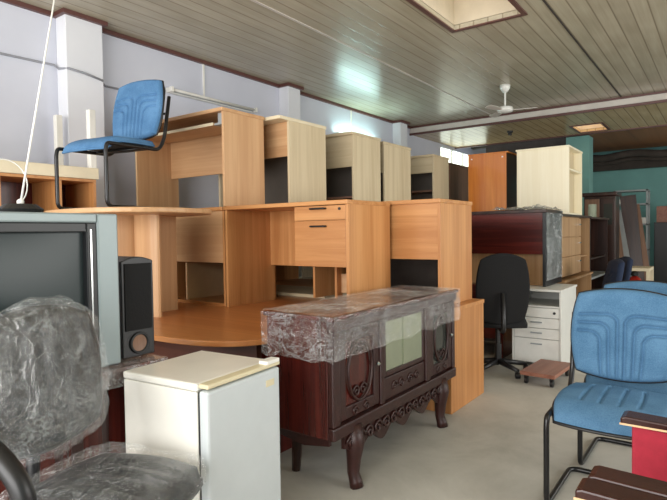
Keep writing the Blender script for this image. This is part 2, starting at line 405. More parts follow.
# ------------------------------------------------------------ desks
def desk(name, label, x0, x1, y0, y1, z0, z1, wood_='orange', panel=None, pfrac=.55, inset=.03, over=.02,
         top=None, tt=.028, ft=.02, shelf=None, back='closed', group=None, edge=None, plinth=False, backm='grey_laminate', tray=False, overx=None, topmat=None):
    """panel desk, its modesty panel towards -Y"""
    cx, cy = (x0+x1)/2, (y0+y1)/2; t = thing(name, label, 'desk', (cx, cy, z0), 0, group)
    a, b_, c_, d = x0-cx, x1-cx, y0-cy, y1-cy; h = z1-z0
    ox = over if overx is None else overx
    wz = M[wood_+'_z'] if wood_+'_z' in M else M[wood_]; wx = M.get(wood_+'_x', wz)
    pm = M[panel] if panel else wx
    obj('tabletop', B(a-ox, b_, c_-over, d, h-tt, h), topmat or M.get(top) or wx, t, .004)
    obj('side_panel', B(a, a+ft, c_+.005, d-.01, 0, h-tt), wz, t, .0015)
    obj('side_panel', B(b_-ft-.004, b_-.004, c_+.005, d-.01, 0, h-tt), wz, t, .0015)
    if pfrac: obj('modesty_panel', B(a+ft, b_-ft-.004, c_+inset, c_+inset+.018, h*(1-pfrac), h-tt), pm, t)
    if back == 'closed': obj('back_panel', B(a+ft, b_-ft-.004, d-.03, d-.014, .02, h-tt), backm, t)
    if shelf:
        for z in shelf: obj('shelf', B(a+ft, b_-ft-.004, c_+.06, d-.035, z, z+.018), 'shelfboard', t)
    if plinth: obj('base_board', B(a+ft, b_-ft-.004, c_+.006, d-.035, 0.0, .022), wx, t)
    if edge:
        e = MB(); e.box(b_-ft-.0045, b_-.0035, c_+.003, c_+.005, 0, h-tt)
        obj('edge_band', e, edge, t)
    return t
G3 = 'desks stacked on the top level'; G2 = 'desks stacked on the middle level'; G1 = 'desks standing on the floor under the stack'
Z1, Z2, Z3 = .715, 1.44, 2.17

# big conference table on the floor
t = thing('conference_table', 'large orange wooden conference table with curved front edge carrying the stacked desks', 'table', (-2.87, 2.68, 0))
def rrect(hx, hy, n=4.0, k=64):
    P = []
    for i in range(k):
        a = 2*PI*i/k; c_, s_ = math.cos(a), math.sin(a)
        P.append((hx*math.copysign(abs(c_)**(2/n), c_), hy*math.copysign(abs(s_)**(2/n), s_)))
    return P
obj('tabletop', MB().prism([(x, y) for x, y in rrect(.99, .89, 4.5)], .655, .686), 'tabletop', t, .006)
obj('base_panel', B(-.86, .86, -.62, -.58, 0, .655), 'base_brown', t); obj('base_panel', B(-.86, .86, .58, .62, 0, .655), 'mahog_x', t)
obj('leg_panel', B(-.86, -.82, -.58, .58, 0, .655), 'mahog_z', t); obj('leg_panel', B(.82, .86, -.58, .58, 0, .655), 'mahog_z', t)
ZT = .686
# round-ended table standing on it
t = thing('oval_table', 'honey wood table with rounded ends standing on the conference table under the blue chair', 'table', (-3.28, 2.16, ZT))
hT = 1.40-ZT
P = []
for i in range(40):
    a = 2*PI*i/40; P.append((.57*math.copysign(abs(math.cos(a))**.8, math.cos(a)), .46*math.copysign(abs(math.sin(a))**.8, math.sin(a))))
obj('tabletop', MB().prism(P, hT-.032, hT), 'honey_x', t, .008)
obj('pedestal', MB().prism([(.08+.16*math.cos(a)*1.0, .06+.05*math.sin(a)) for a in [2*PI*i/24 for i in range(24)]], 0, hT-.032), 'honey_z', t, smooth=False)
obj('pedestal', B(-.2, -.02, .03, .07, 0, hT-.032), 'orange_z', t)
obj('stretcher', B(-.02, .03, -.28, .36, 0.0, hT-.032), 'honey_z', t)

# middle level
t = desk('office_desk', 'orange desk turned backwards on the conference table, left of the desk with drawers', -3.72, -3.045, 2.80, 3.38, ZT, Z2-.002, 'orange', 'honey_x', .56, .004, .02, group=G2, plinth=True, edge=None)
obj('divider', B(-.17, -.155, -.25, .22, .022, .32), 'honey_edge', t)
# desk with drawers
x0, x1, y0, y1 = -3.04, -1.915, 2.80, 3.325
cx, cy = (x0+x1)/2, (y0+y1)/2
t = thing('drawer_desk', 'bright orange desk with two black-handled drawers at right, on the conference table', 'desk', (cx, cy, ZT), 0, G2)
a, b_, c_, d, h = x0-cx, x1-cx, y0-cy, y1-cy, Z2-ZT
obj('tabletop', B(a, b_, c_-.012, d, h-.028, h), 'orange_x', t, .004)
obj('side_panel', B(a+.002, a+.024, c_+.004, d-.005, 0, h-.028), 'orange_z', t)
obj('side_panel', B(b_-.024, b_-.002, c_+.004, d-.005, 0, h-.028), 'orange_z', t)
obj('modesty_panel', B(a+.024, b_-.46, d-.05, d-.03, .29, h-.028), 'orange_z', t)
obj('drawer_box', B(b_-.44, b_-.024, c_+.025, d-.06, .325, h-.03), 'orange_z', t)
for z0_, z1_, hz in ((h-.125, h-.032, h-.05), (.325, h-.129, h-.165)):
    dr = obj('drawer', B(b_-.445, b_-.026, c_+.004, c_+.022, z0_, z1_), 'orange_x', t, .002)
    hb = MB().tube(fillet([(b_-.30, c_+.006, hz), (b_-.30, c_-.018, hz), (b_-.18, c_-.018, hz), (b_-.18, c_+.006, hz)], .012, 4), .006, 8)
    obj('handle', hb, 'black_plastic', dr, smooth=True)
obj('lock', MB().lathe([(.009, -.003), (.009, .004)], (b_-.07, c_, h-.055), 12, 'y'), 'black_plastic', t)
obj('rear_rail', B(b_-.40, b_-.03, d-.045, d-.028, .10, .24), 'honey_x', t)
obj('leg_panel', B(b_-.42, b_-.40, d-.10, d-.03, 0, .325), 'orange_z', t)
# desk H on cabinet
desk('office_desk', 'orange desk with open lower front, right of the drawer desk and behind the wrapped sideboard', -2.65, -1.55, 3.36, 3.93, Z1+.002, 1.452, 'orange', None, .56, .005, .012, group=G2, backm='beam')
t = thing('low_cabinet', 'plain orange cabinet on the floor beyond the wrapped sideboard, its side facing the aisle', 'cabinet', (-1.67, 3.66, 0), 0)
obj('body', B(-.18, .19, -.30, .30, 0, Z1-.028), 'orange_z', t, .003); obj('cabinet_top', B(-.185, .195, -.305, .305, Z1-.028, Z1), 'orange_x', t, .003)
# desks under / behind, partly seen through the gaps
rows = [(3.60, 4.12), (4.16, 4.80), (4.86, 5.44), (5.50, 6.12), (6.18, 6.80), (6.86, 7.50)]
w_names = ['pale', 'orange', 'pale', 'orange', 'pale', 'brown']
places = ['directly behind the drawer desk', 'second row behind the drawer desk', 'third row behind the drawer desk', 'fourth row behind the drawer desk', 'fifth row behind the drawer desk', 'last row behind the drawer desk']
for i, (ya, yb) in enumerate(rows):
    wd = ['maple', 'orange', 'maple', 'orange', 'maple', 'brownish'][i]
    xr = -2.70
    desk('office_desk', '%s desk on the floor in the shade, %s' % (w_names[i], places[i]), -4.1, xr, ya, yb, 0, Z1-.003, wd, None, .55, .02, group=G1, back='open')
    desk('office_desk', '%s desk on the middle level, %s' % (w_names[i], places[i]), -4.0, xr-.0, ya, yb, Z1-.001, Z2-.003, wd, None, .5, .02, group=G2, back='open')

# top level row
t = desk('computer_desk', 'honey coloured computer desk with keyboard tray, on top of the stack beside the blue chair', -4.1, -3.0, 2.77, 3.215, Z2, Z3, 'honey', None, 0, group=G3, over=.012, back='open', overx=.0)
a, b_, c_, d = -.55, .55, -.2225, .2225; h = Z3-Z2
obj('modesty_panel', B(a+.02, b_-.024, d-.09, d-.072, .30, h-.028), 'honey_x', t)
tr = obj('keyboard_tray', B(a+.03, b_-.13, c_+.02, d-.12, h-.115, h-.097), 'honey_x', t, .002)
obj('tray_edge', B(a+.03, b_-.13, c_+.016, c_+.02, h-.117, h-.095), 'maple_edge', tr)
rl = MB(); rl.box(b_-.13, b_-.03, c_+.03, d-.14, h-.115, h-.10); rl.box(b_-.10, b_-.05, c_+.04, c_+.08, h-.10, h-.028)
obj('tray_slide', rl, 'grey_side', tr)
obj('support_panel', B(b_-.30, b_-.024, d-.03, d-.012, 0, .30), 'maple_z', t); obj('edge_band', B(b_-.305, b_-.30, d-.03, d-.012, 0, .30), 'maple_edge', t)
obj('edge_band', B(a, a+.0205, c_+.002, c_+.005, 0, h-.028), 'honey_edge', t)
B_ = desk('side_desk', 'pale maple desk with wide rounded top, second in the top row from the computer desk', -3.7, -2.855, 3.34, 3.85, Z2, Z3, 'maple', 'honey_x', .42, .03, .11, group=G3, overx=.0, topmat=M['maple_edge'])
desk('side_desk', 'pale maple desk on the top row, just behind the rounded-top desk', -3.7, -2.80, 4.19, 4.69, Z2, Z3, 'maple', 'maple_x', .44, .01, .02, group=G3, shelf=(.12,))
desk('side_desk', 'pale maple desk showing only its plain side, third of the pale desks on top', -3.75, -2.83, 4.80, 5.39, Z2, Z3-.01, 'maple', 'maple_x', .44, .01, .01, group=G3)
desk('side_desk', 'greyish pale desk with open shelf, last of the pale desks on the top row', -3.7, -2.84, 5.98, 6.43, Z2, Z3-.01, 'maple', 'maple_x', .30, .01, .02, group=G3, shelf=(.28,))
t = thing('brown_cabinet', 'small walnut brown cabinet at the far end of the top row, before the bright window', 'cabinet', (-3.2, 6.98, Z2))
obj('body', B(-.33, .30, -.40, .38, 0, .66), 'brownish', t, .003); obj('door', B(-.3, .27, -.418, -.402, .03, .64), 'orange_z', t)
obj('cabinet_top', B(-.34, .31, -.42, .39, .66, .68), 'brownish', t, .003)

# white pedestal unit with drawers
t = thing('drawer_cabinet', 'white office cabinet with an open slot above three drawers, under the dark mahogany desk', 'cabinet', (-1.37, 5.25, 0))
a, b_, c_, d, h = -.215, .215, -.29, .28, .705
s = MB(); s.box(a, a+.018, c_, d, 0, h-.02); s.box(b_-.018, b_, c_, d, 0, h-.02); s.box(a+.018, b_-.018, d-.02, d, .02, h-.02)
obj('body', s, 'light_grey', t, .002); obj('cabinet_top', B(a-.1, b_+.006, c_-.02, d+.02, h-.02, h), 'light_grey', t, .003)
obj('drawer_box', B(a+.018, b_-.018, c_+.03, d-.03, .03, .54), 'light_grey', t)
obj('shelf', B(a+.018, b_-.018, c_+.004, d-.03, .54, .556), 'light_grey', t)
for i, (z0_, z1_) in enumerate(((.45, .535), (.355, .445), (.26, .35), (.04, .255))):
    dr = obj('drawer', B(a+.02, b_-.02, c_+.004, c_+.026, z0_, z1_), 'white_metal', t, .003)
    if i: obj('handle', B(-.05, .05, c_-.006, c_+.004, (z0_+z1_)/2 if i < 3 else z1_-.05, ((z0_+z1_)/2 if i < 3 else z1_-.05)+.012), 'grey_side', dr, .002)
    else: obj('lock', MB().lathe([(.012, -.004), (.012, .004)], (b_-.06, c_+.002, z0_+.045), 12, 'y'), 'black_plastic', dr)
# mahogany desk on it
x0, x1, y0, y1 = -2.06, -1.335, 5.16, 5.75
desk('office_desk', 'plain dark desk on the floor left of the white drawer cabinet, behind the black chair', -2.5, -1.72, 5.12, 5.80, 0, .705, 'mahog', None, .75, .03, .0, group=G1, back='closed')
cx, cy = (x0+x1)/2, (y0+y1)/2
t = thing('mahogany_desk', 'dark mahogany desk under greyish plastic, standing on the white drawer cabinet', 'desk', (cx, cy, .707), 0)
a, b_, c_, d, h = x0-cx, x1-cx, y0-cy, y1-cy, .715
obj('tabletop', B(a-.2, b_+.01, c_-.01, d, h-.03, h), 'darkwood', t, .004)
obj('front_panel', B(a-.18, b_-.03, c_, c_+.02, .30, h-.03), 'mahog_x', t)
obj('side_panel', B(b_-.03, b_, c_-.005, d, 0, h-.03), 'dark_vinyl', t, .003)
obj('side_panel', B(a-.2, a-.18, c_, d, 0, h-.03), 'darkwood', t)
obj('inner_panel', B(a-.18, b_-.03, c_+.10, c_+.12, 0, h-.03), 'tan_z', t)
def crumple(x0, x1, y0, y1, z, amp, sag=None, n=40, seed=0, k=9):
    def fn(u, v):
        x, y = x0+(x1-x0)*u, y0+(y1-y0)*v
        q = noise.turbulence(Vector((x*k+seed, y*k, seed)), 4, True)
        e = min(u, 1-u, v, 1-v)
        return (x+.01*noise.noise(Vector((y*20, x*20, 3+seed))), y, z+amp*q*min(1, e*8+.1))
    return MB().surf(fn, n, n)
obj('plastic_wrap', crumple(a+.22, b_+.015, c_-.02, d-.02, h+.004, .055, seed=3), 'wrap_grey', t, smooth=True)
s = MB().surf(lambda u, v: (b_+.004+.012*noise.turbulence(Vector((u*6, v*9, 1)), 3, True), c_+(d-c_)*u, h-v*.66), 20, 24)
obj('plastic_wrap', s, 'wrap', t, smooth=True)

# long light unit along the aisle behind, with drawers facing the aisle
def aisle_unit(label, x0, x1, y0, y1, z0, z1, w_, split, dark_from=None, topm='darkwood'):
    cx, cy = (x0+x1)/2, (y0+y1)/2; t = thing('aisle_desk', label, 'desk', (cx, cy, z0), 0, 'desks in a row along the aisle')
    a, b_, c_, d, h = x0-cx, x1-cx, y0-cy, y1-cy, z1-z0
    obj('tabletop', B(a, b_+.02, c_-.01, d+.01, h-.025, h), topm, t, .003)
    obj('side_panel', B(a, b_, c_, c_+.02, 0, h-.025), w_, t); obj('side_panel', B(a, b_, d-.02, d, 0, h-.025), w_, t)
    obj('back_panel', B(a, a+.02, c_+.02, d-.02, 0, h-.025), w_, t)
    ys = c_+split
    if split > .05:
        obj('drawer_box', B(a+.1, b_-.022, c_+.02, ys, .02, h-.025), w_, t)
        for k in range(3):
            dr = obj('drawer', B(b_-.02, b_-.002, c_+.022, ys-.004, .03+k*(h-.06)/3, .02+(k+1)*(h-.06)/3), w_, t, .002)
            obj('handle', B(b_-.002, b_+.012, ys-.12, ys-.05, .03+(k+.6)*(h-.06)/3, .045+(k+.6)*(h-.06)/3), 'chrome', dr)
    obj('shelf', B(a+.02, b_-.03, ys, d-.02, h*.28, h*.28+.02), w_, t)
    return t
aisle_unit('tan desk with drawers facing the aisle, carrying the cream cabinet', -2.6, -1.39, 5.95, 7.42, .70, 1.398, 'tan_z', .98)
aisle_unit('tan desk on the floor under the one that carries the cream cabinet', -2.6, -1.37, 5.95, 7.42, 0, .697, 'tan_z', .02, topm='tan_x')
aisle_unit('black open desk in the aisle row, beyond the tan desk with drawers', -2.4, -1.39, 7.46, 8.7, .62, 1.39, 'darkwood', .02)
aisle_unit('dark low desk on the floor at the far end of the aisle row', -2.4, -1.39, 7.46, 8.7, 0, .617, 'darkwood', .02, topm='grey_side')
# orange and cream cabinets on top
t = thing('varnished_cabinet', 'glossy orange varnished cabinet on top of the desks, left of the cream cabinet', 'cabinet', (-2.335, 6.75, 1.40))
obj('body', B(-.245, .215, -.33, .33, 0, .755), 'darkwood', t, .003); obj('cabinet_top', B(-.25, .245, -.345, .34, .755, .772), 'varnish', t, .003)
obj('front_panel', B(-.245, .225, -.34, -.332, 0.0, .755), 'varnish', t)
for x in (-.2, .18): obj('screw_cap', MB().lathe([(.009, -.346), (.009, -.341)], (x, 0, .71), 10, 'y'), 'white_paint', t)
t = thing('cream_cabinet', 'bright cream cabinet open on its aisle side, on top of the tan aisle desk', 'cabinet', (-1.70, 6.77, 1.40))
h = .772; a, b_ = -.29, .285
obj('cabinet_top', B(a-.01, b_+.005, -.36, .35, h-.02, h), 'cream', t, .003)
obj('front_panel', B(a, b_, -.345, -.325, 0, h-.02), 'cream', t)
obj('rear_panel', B(a, b_, .31, .33, 0, h-.02), 'cream', t); obj('back_panel', B(a, a+.02, -.325, .31, 0, h-.02), 'cream', t)
obj('inner_panel', B(b_-.10, b_-.085, -.325, .31, 0, h-.02), 'maple_z', t)
for z in (.0, .50): obj('shelf', B(b_-.085, b_-.005, -.325, .31, z, z+.02), 'cream', t)

# ------------------------------------------------------------ left background: orange bookcase, upturned white table
t = thing('bookcase', 'tall orange wooden bookcase by the left wall, behind the television', 'bookcase', (-4.12, 1.45, 0))
a, b_, c_, d, h = -.21, .22, -.95, .84, 1.662
obj('side_panel', B(a, b_, c_, c_+.02, 0, h), 'orange_z', t); obj('side_panel', B(a, b_, d-.02, d, 0, h), 'orange_z', t)
obj('back_panel', B(a, a+.015, c_+.02, d-.02, 0, h), 'mahog_z', t); obj('cabinet_top', B(a+.015, b_, c_+.02, d-.02, h-.02, h), 'orange_x', t)
for y in (-.35, .15, .56): obj('divider', B(a+.015, b_-.01, y, y+.02, .02, h-.02), 'orange_z', t)
for z in (.35, .75, 1.15): obj('shelf', B(a+.015, b_-.015, c_+.02, d-.02, z, z+.018), 'brownish', t)
t = thing('upturned_table', 'off-white table lying upside down on the orange bookcase, its square legs pointing up', 'table', (-4.12, 1.45, 1.664))
obj('tabletop', B(-.2, .23, -1.0, .86, 0, .085), 'maple_edge', t, .004)
for x, e in ((-.20, -.05), (.165, .015)):
    for y in (-.95, .79+e): obj('leg', B(x, x+.05, y, y+.05, .085, .53), 'white_paint', t, .004)

# ------------------------------------------------------------ blue cantilever chairs
def pad(w_, h_, th, nu=80, nv=80, round_=.24, dome=.5, mode='back'):
    def shape(u, v):
        return u*w_/2*math.sqrt(1-round_*v*v), v*h_/2*math.sqrt(1-round_*u*u)
    def groove(u, v):
        g = 0
        if mode == 'back':
            U = abs(u)
            for a_, vt in ((.07, .42), (.24, .22), (.41, .02)):
                r = .22; qx = (a_+r)-U; qy = v-(vt-r)
                ox, oy = max(qx, 0), max(qy, 0)
                d_ = abs(math.hypot(ox, oy)+min(max(qx, qy), 0)-r)
                if v < vt+.1 and U < .86: g = max(g, math.exp(-(d_/.028)**2))
        else:
            for a_ in (-.5, -.17, .17, .5):
                if -.45 < v < .8: g = max(g, .5*math.exp(-((u-a_)/.03)**2))
        return g
    m_ = MB(); b = m_.bm; F_ = []; K = []
    for i in range(nu+1):
        rf, rk = [], []
        for j in range(nv+1):
            u, v = -1+2*i/nu, -1+2*j/nv; x, y = shape(u, v)
            e = max(abs(u), abs(v)); ee = math.sqrt(max(0, 1-max(0, (e-.86)/.14)**2))
            z = th*(.35+.65*ee)*(1) - .02*groove(u, v)*ee + .008*math.sin(x*23+y*17)*.2
            z += th*dome*.5*(1-u*u)*(1-v*v)
            if mode == 'seat': z -= .05*max(0, (-v-.45)/.55)**2
            rf.append(b.verts.new((x, y, z)))
            zk = 0 if mode != 'seat' else -.05*max(0, (-v-.45)/.55)**2
            rk.append(b.verts.new((x, y, zk)))
        F_.append(rf); K.append(rk)
    for i in range(nu):
        for j in range(nv):
            b.faces.new((F_[i][j], F_[i+1][j], F_[i+1][j+1], F_[i][j+1])); b.faces.new((K[i][j], K[i][j+1], K[i+1][j+1], K[i+1][j]))
    for i in range(nu):
        b.faces.new((K[i][0], K[i+1][0], F_[i+1][0], F_[i][0])); b.faces.new((F_[i][nv], F_[i+1][nv], K[i+1][nv], K[i][nv]))
    for j in range(nv):
        b.faces.new((F_[0][j], F_[0][j+1], K[0][j+1], K[0][j])); b.faces.new((K[nu][j], K[nu][j+1], F_[nu][j+1], F_[nu][j]))
    return m_
def xform(mb, mat):
    bmesh.ops.transform(mb.bm, matrix=mat, verts=mb.bm.verts); return mb
def blue_chair(label, loc, rz, mat, group):
    t = thing('cantilever_chair', label, 'chair', loc, rz, group)
    W = .23
    xs = xform(pad(.47, .45, .032, mode='seat'), Matrix.Translation((0, -.02, .435)) @ Matrix.Rotation(math.radians(2), 4, 'X'))
    obj('seat', xs, mat, t, smooth=True)
    def rim(w_, h_, rd, mode):
        P = []
        for k in range(4):
            for q in range(14):
                e = -1+2*q/14; u, v = ((e, -1), (1, e), (-e, 1), (-1, -e))[k]
                P.append((u*w_/2*math.sqrt(1-rd*v*v), v*h_/2*math.sqrt(1-rd*u*u), -.05*max(0, (-v-.45)/.55)**2 if mode == 'seat' else 0))
        return P
    mt_ = Matrix.Translation((0, -.02, .435)) @ Matrix.Rotation(math.radians(2), 4, 'X')
    obj('seat_piping', xform(MB().tube(rim(.47, .45, .24, 'seat'), .008, 8, True), mt_), 'black_plastic', t, smooth=True)
    sh = MB().prism([(x*.9, y*.8+.02) for x, y in rrect(.235, .22, 5)], .420, .436); obj('seat_shell', sh, 'black_plastic', t, .004)
    tilt = Matrix.Translation((0, .245, .715)) @ Matrix.Rotation(math.radians(90-10), 4, 'X')
    obj('backrest', xform(pad(.46, .44, .038), tilt), mat, t, smooth=True)
    obj('back_piping', xform(MB().tube(rim(.46, .44, .24, 'b'), .007, 8, True), tilt), 'black_plastic', t, smooth=True)
    bs = MB().prism(rrect(.228, .218, 4.2), -.014, .0005); obj('back_shell', xform(bs, tilt), 'black_plastic', t, .004)
    def side(s): return [(s*W, .305, .80), (s*W, .25, .50), (s*W, .20, .415), (s*W, -.235, .405), (s*W, -.245, .36), (s*W, -.245, .013), (s*W, .21, .013)]
    pts = side(-1)+side(1)[::-1]
    obj('frame', MB().tube(fillet(pts, .05, 6), .0125, 10), 'black_frame', t, smooth=True)
    obj('cross_bar', MB().tube([(-W, .06, .41), (W, .06, .41)], .009, 8), 'black_frame', t, smooth=True)
    obj('cross_bar', MB().tube([(-W, .283, .68), (W, .283, .68)], .008, 8), 'black_frame', t, smooth=True)
    return t
GC = 'blue cantilever chairs'
ch1 = blue_chair('sky blue padded cantilever chair in the right foreground, the nearer of the two', (-.405, 2.70, 0), 0, 'blue', GC)
ch2 = copy_tree(ch1); ch2.location = (-.37, 3.21, 0)
ch2['label'] = 'sky blue cantilever chair mostly hidden right behind the near blue chair'
ch3 = copy_tree(ch1); ch3.location = (-3.34, 2.08, 1.40); ch3.rotation_euler = (0, 0, math.radians(9))
ch3['label'] = 'blue cantilever chair standing up on the oval table at the top left'
for c_ in ch3.children:
    if c_.name.startswith(('seat', 'backrest')) and 'shell' not in c_.name:
        c_.data = c_.data.copy(); c_.data.materials[0] = M['blue2']

# far navy chairs
def far_chair(label, loc, rz):
    t = thing('navy_chair', label, 'chair', loc, rz, 'navy chairs by the small table')
    obj('seat', xform(pad(.42, .42, .05, 16, 16, mode='seat'), Matrix.Translation((0, 0, .42))), 'navy', t, smooth=True)
    obj('backrest', xform(pad(.42, .48, .05, 20, 20), Matrix.Translation((0, .24, .69)) @ Matrix.Rotation(math.radians(78), 4, 'X')), 'navy', t, smooth=True)
    for s in (-1, 1):
        obj('leg', MB().tube([(s*.19, -.18, 0), (s*.18, -.16, .42)], .012, 8), 'black_frame', t)
        obj('leg', MB().tube([(s*.19, .22, 0), (s*.18, .19, .42), (s*.18, .26, .62)], .012, 8), 'black_frame', t)
far_chair('navy blue chair in the distance beside the small pale table, left one', (-1.13, 6.0, 0), -65)
far_chair('navy blue chair in the distance beside the small pale table, right one', (-1.13, 6.58, 0), -65)

# ------------------------------------------------------------ swivel chairs
def office_chair(name, label, loc, rz, mat, arms, base_r=.29, br=0, backw=.42, backh=.48, bz=.80, wrap=False):
    """faces +Y; its back is towards -Y"""
    t = thing(name, label, 'chair', loc, rz)
    obj('seat', xform(pad(.47, .45, .07, 24, 24, mode='x'), Matrix.Translation((0, 0, .42))), mat, t, smooth=True)
    tb = Matrix.Translation((0, -.255, bz)) @ Matrix.Rotation(math.radians(-84), 4, 'X') @ Matrix.Rotation(PI, 4, 'Z')
    obj('backrest', xform(pad(backw, backh, .06, 30, 30, .32, mode='x'), tb), mat, t, smooth=True)
    obj('column', MB().lathe([(.03, .09), (.03, .25), (.02, .25), (.02, .415), (.08, .415), (.08, .425)], n=16), 'black_plastic', t)
    obj('back_bar', MB().tube(fillet([(0, -.05, .40), (0, -.30, .40), (0, -.275, .72)], .06), .02, 8), 'black_plastic', t, smooth=True)
    bs = MB()
    for k in range(5):
        a_ = math.radians(br+72*k); bs.tube([(0, 0, .10), (base_r*math.cos(a_), base_r*math.sin(a_), .065)], [.028, .017], 8)
    obj('star_base', bs, 'black_plastic', t, smooth=True)
    for k in range(5):
        a_ = math.radians(br+72*k); x, y = base_r*math.cos(a_), base_r*math.sin(a_)
        cs = MB().lathe([(.015, -.022), (.026, -.018), (.026, .018), (.015, .022)], (x, y, .026), 14, 'x'); cs.tube([(x, y, .03), (x, y, .07)], .008, 6)
        obj('caster', cs, 'black_plastic', t)
    if arms:
        for s in arms:
            pts = fillet([(s*.20, -.02, .41), (s*.27, -.02, .43), (s*.28, .0, .60), (s*.28, -.10, .69), (s*.27, -.30, .74)], .08, 7)
            m_ = MB().tube(pts, .028, 10)
            obj('armrest', m_, 'black_plastic', t, smooth=True)
    return t, tb
GBK, _ = office_chair('swivel_chair', 'black swivel office chair with rounded back, in front of the white drawer cabinet', (-1.60, 4.62, 0), 28, 'black_mesh', False, .25, 12, .43, .60, .745)
WCH, tb = office_chair('wrapped_chair', 'dark swivel armchair wrapped in crinkled clear plastic, left foreground before the television', (-1.49, .885, 0), -73, 'dark_vinyl', (1,), .27, 20, .44, .45, .79)
# its plastic covers
def bag(cx_, cy_, cz_, rx, ry, rz_, amp, seed, n=3.0, k=9, nu=72, nv=40):
    def sp(a_, e): return math.copysign(abs(a_)**e, a_)
    def fn(u, v):
        th_ = 2*PI*u; ph = -PI/2+PI*v; e = 2/n
        d = Vector((sp(math.cos(ph), e)*sp(math.cos(th_), e), sp(math.cos(ph), e)*sp(math.sin(th_), e), sp(math.sin(ph), e)))
        p = Vector((d.x*rx, d.y*ry, d.z*rz_))
        q = noise.turbulence(p*k+Vector((seed, 0, 0)), 5, True)-.5
        rdg = abs(noise.noise(Vector((p.x*14+seed, p.y*14, p.z*5))))
        nrm = p.normalized()
        p = p+nrm*amp*(q*1.2-rdg*.8)
        return (p.x+cx_, p.y+cy_, p.z+cz_)
    return MB().surf(fn, nu, nv, True)
mw = bag(0, 0, 0, .245, .25, .058, .022, 2, 4.2, 9); obj('plastic_wrap', xform(mw, Matrix.Translation((0, 0, .472))), 'wrap_chair', WCH, smooth=True)
mw = bag(0, 0, 0, .245, .25, .062, .026, 5, 2.7); obj('plastic_wrap', xform(mw, tb @ Matrix.Translation((0, 0, .036))), 'wrap_chair', WCH, smooth=True)

# ------------------------------------------------------------ television, stand, speaker, aerial
t = thing('tv_stand', 'dark red wooden television stand with its top wrapped in clear plastic', 'stand', (-2.17, .80, 0))
a, b_, c_, d = -.28, .30, -.62, .585
obj('tabletop', B(a, b_, c_, d, .665, .725), 'darkred', t, .004)
obj('side_panel', B(a+.02, b_-.03, c_+.02, c_+.05, 0, .665), 'darkred', t); obj('side_panel', B(a+.02, b_-.03, d-.06, d-.03, 0, .665), 'darkred', t)
obj('back_panel', B(a+.02, a+.04, c_+.05, d-.06, .03, .665), 'darkred', t)
for z in (.05, .36): obj('shelf', B(a+.04, b_-.06, c_+.05, d-.06, z, z+.02), 'darkred', t)
obj('door', B(b_-.052, b_-.032, c_+.05, -.02, .06, .66), 'darkred', t); obj('door', B(b_-.052, b_-.032, -.015, d-.06, .06, .66), 'darkred', t)
def shell(x0, x1, y0, y1, z0, z1, amp, seed, step=.022, faces='+x-y+y+z'):
    m_ = MB()
    def add(fn, lu, lv):
        m_.surf(fn, max(4, int(lu/step)), max(3, int(lv/step)))
    def wv(p, n_):
        p = Vector(p); n_ = Vector(n_)
        q = noise.turbulence(Vector((p.x*5+seed, p.y*5, p.z*26)), 4, True)*.7+.5*noise.turbulence(p*14, 3, True)
        e = 1
        return tuple(p+n_*amp*q)
    X_, Y_, Z_ = x1-x0, y1-y0, z1-z0
    if '+z' in faces: add(lambda u, v: wv((x0+X_*u, y0+Y_*v, z1), (0, 0, 1)), X_, Y_)
    if '-y' in faces: add(lambda u, v: wv((x0+X_*u, y0, z1-Z_*v*(1+.12*noise.noise(Vector((u*5+seed, 0, 0))))), (0, -1, 0)), X_, Z_)
    if '+y' in faces: add(lambda u, v: wv((x0+X_*u, y1, z1-Z_*v), (0, 1, 0)), X_, Z_)
    if '+x' in faces: add(lambda u, v: wv((x1, y0+Y_*u, z1-Z_*v*(1+.12*noise.noise(Vector((0, u*9+seed, 0))))), (1, 0, 0)), Y_, Z_)
    return m_
obj('plastic_wrap', shell(a-.003, b_+.003, c_-.003, d+.003, .655, .7265, .003, 3), 'wrap', t, smooth=True)

t = thing('television', 'large silver tube television with dark screen on the plastic-wrapped stand', 'television', (-1.915, .80, .731))
# front faces +X
fr = MB(); y0, y1, H_ = -.41, .41, .585
def ring(mb, x0, x1, o, i):
    (a0, a1, b0, b1), (c0, c1, d0, d1) = o, i
    mb.box(x0, x1, a0, c0, b0, b1); mb.box(x0, x1, c1, a1, b0, b1); mb.box(x0, x1, c0, c1, b0, d0); mb.box(x0, x1, c0, c1, d1, b1)
ring(fr, -.09, 0, (y0, y1, 0, H_), (y0+.055, y1-.085, .045, H_-.035)); obj('front_frame', fr, 'silver', t, .006)
bz_ = MB(); ring(bz_, -.085, -.006, (y0+.055, y1-.085, .045, H_-.035), (y0+.085, y1-.125, .085, H_-.07)); obj('screen_bezel', bz_, 'bezel', t, .004)
ya, yb, za, zb = y0+.085, y1-.125, .085, H_-.07
sc = MB().surf(lambda u, v: (-.03+.016*(1-(2*u-1)**2)*(1-(2*v-1)**2)*1.0-.004, ya+(yb-ya)*u, za+(zb-za)*v), 24, 20)
sc.box(-.08, -.06, ya, yb, za, zb)
obj('screen', sc, 'tv_glass', t, smooth=False)
obj('silver_strip', B(-.008, -.002, yb+.012, yb+.018, za, zb+.01), 'chrome', t)
bk = MB().prism([(y0+.01, .02), (y1-.01, .02), (y1-.01, H_-.02), (y0+.01, H_-.02)], -.16, -.09, 'x')
b = bk.bm
A = [(-.16, y0+.01, .02), (-.16, y1-.01, .02), (-.16, y1-.01, H_-.02), (-.16, y0+.01, H_-.02)]
D = [(-.47, -.2, .02), (-.47, .2, .02), (-.47, .16, .40), (-.47, -.16, .40)]
va = [b.verts.new(p) for p in A]; vd = [b.verts.new(p) for p in D]
for i in range(4): b.faces.new((va[i], va[(i+1) % 4], vd[(i+1) % 4], vd[i]))
b.faces.new(vd); obj('rear_housing', bk, 'bezel', t)

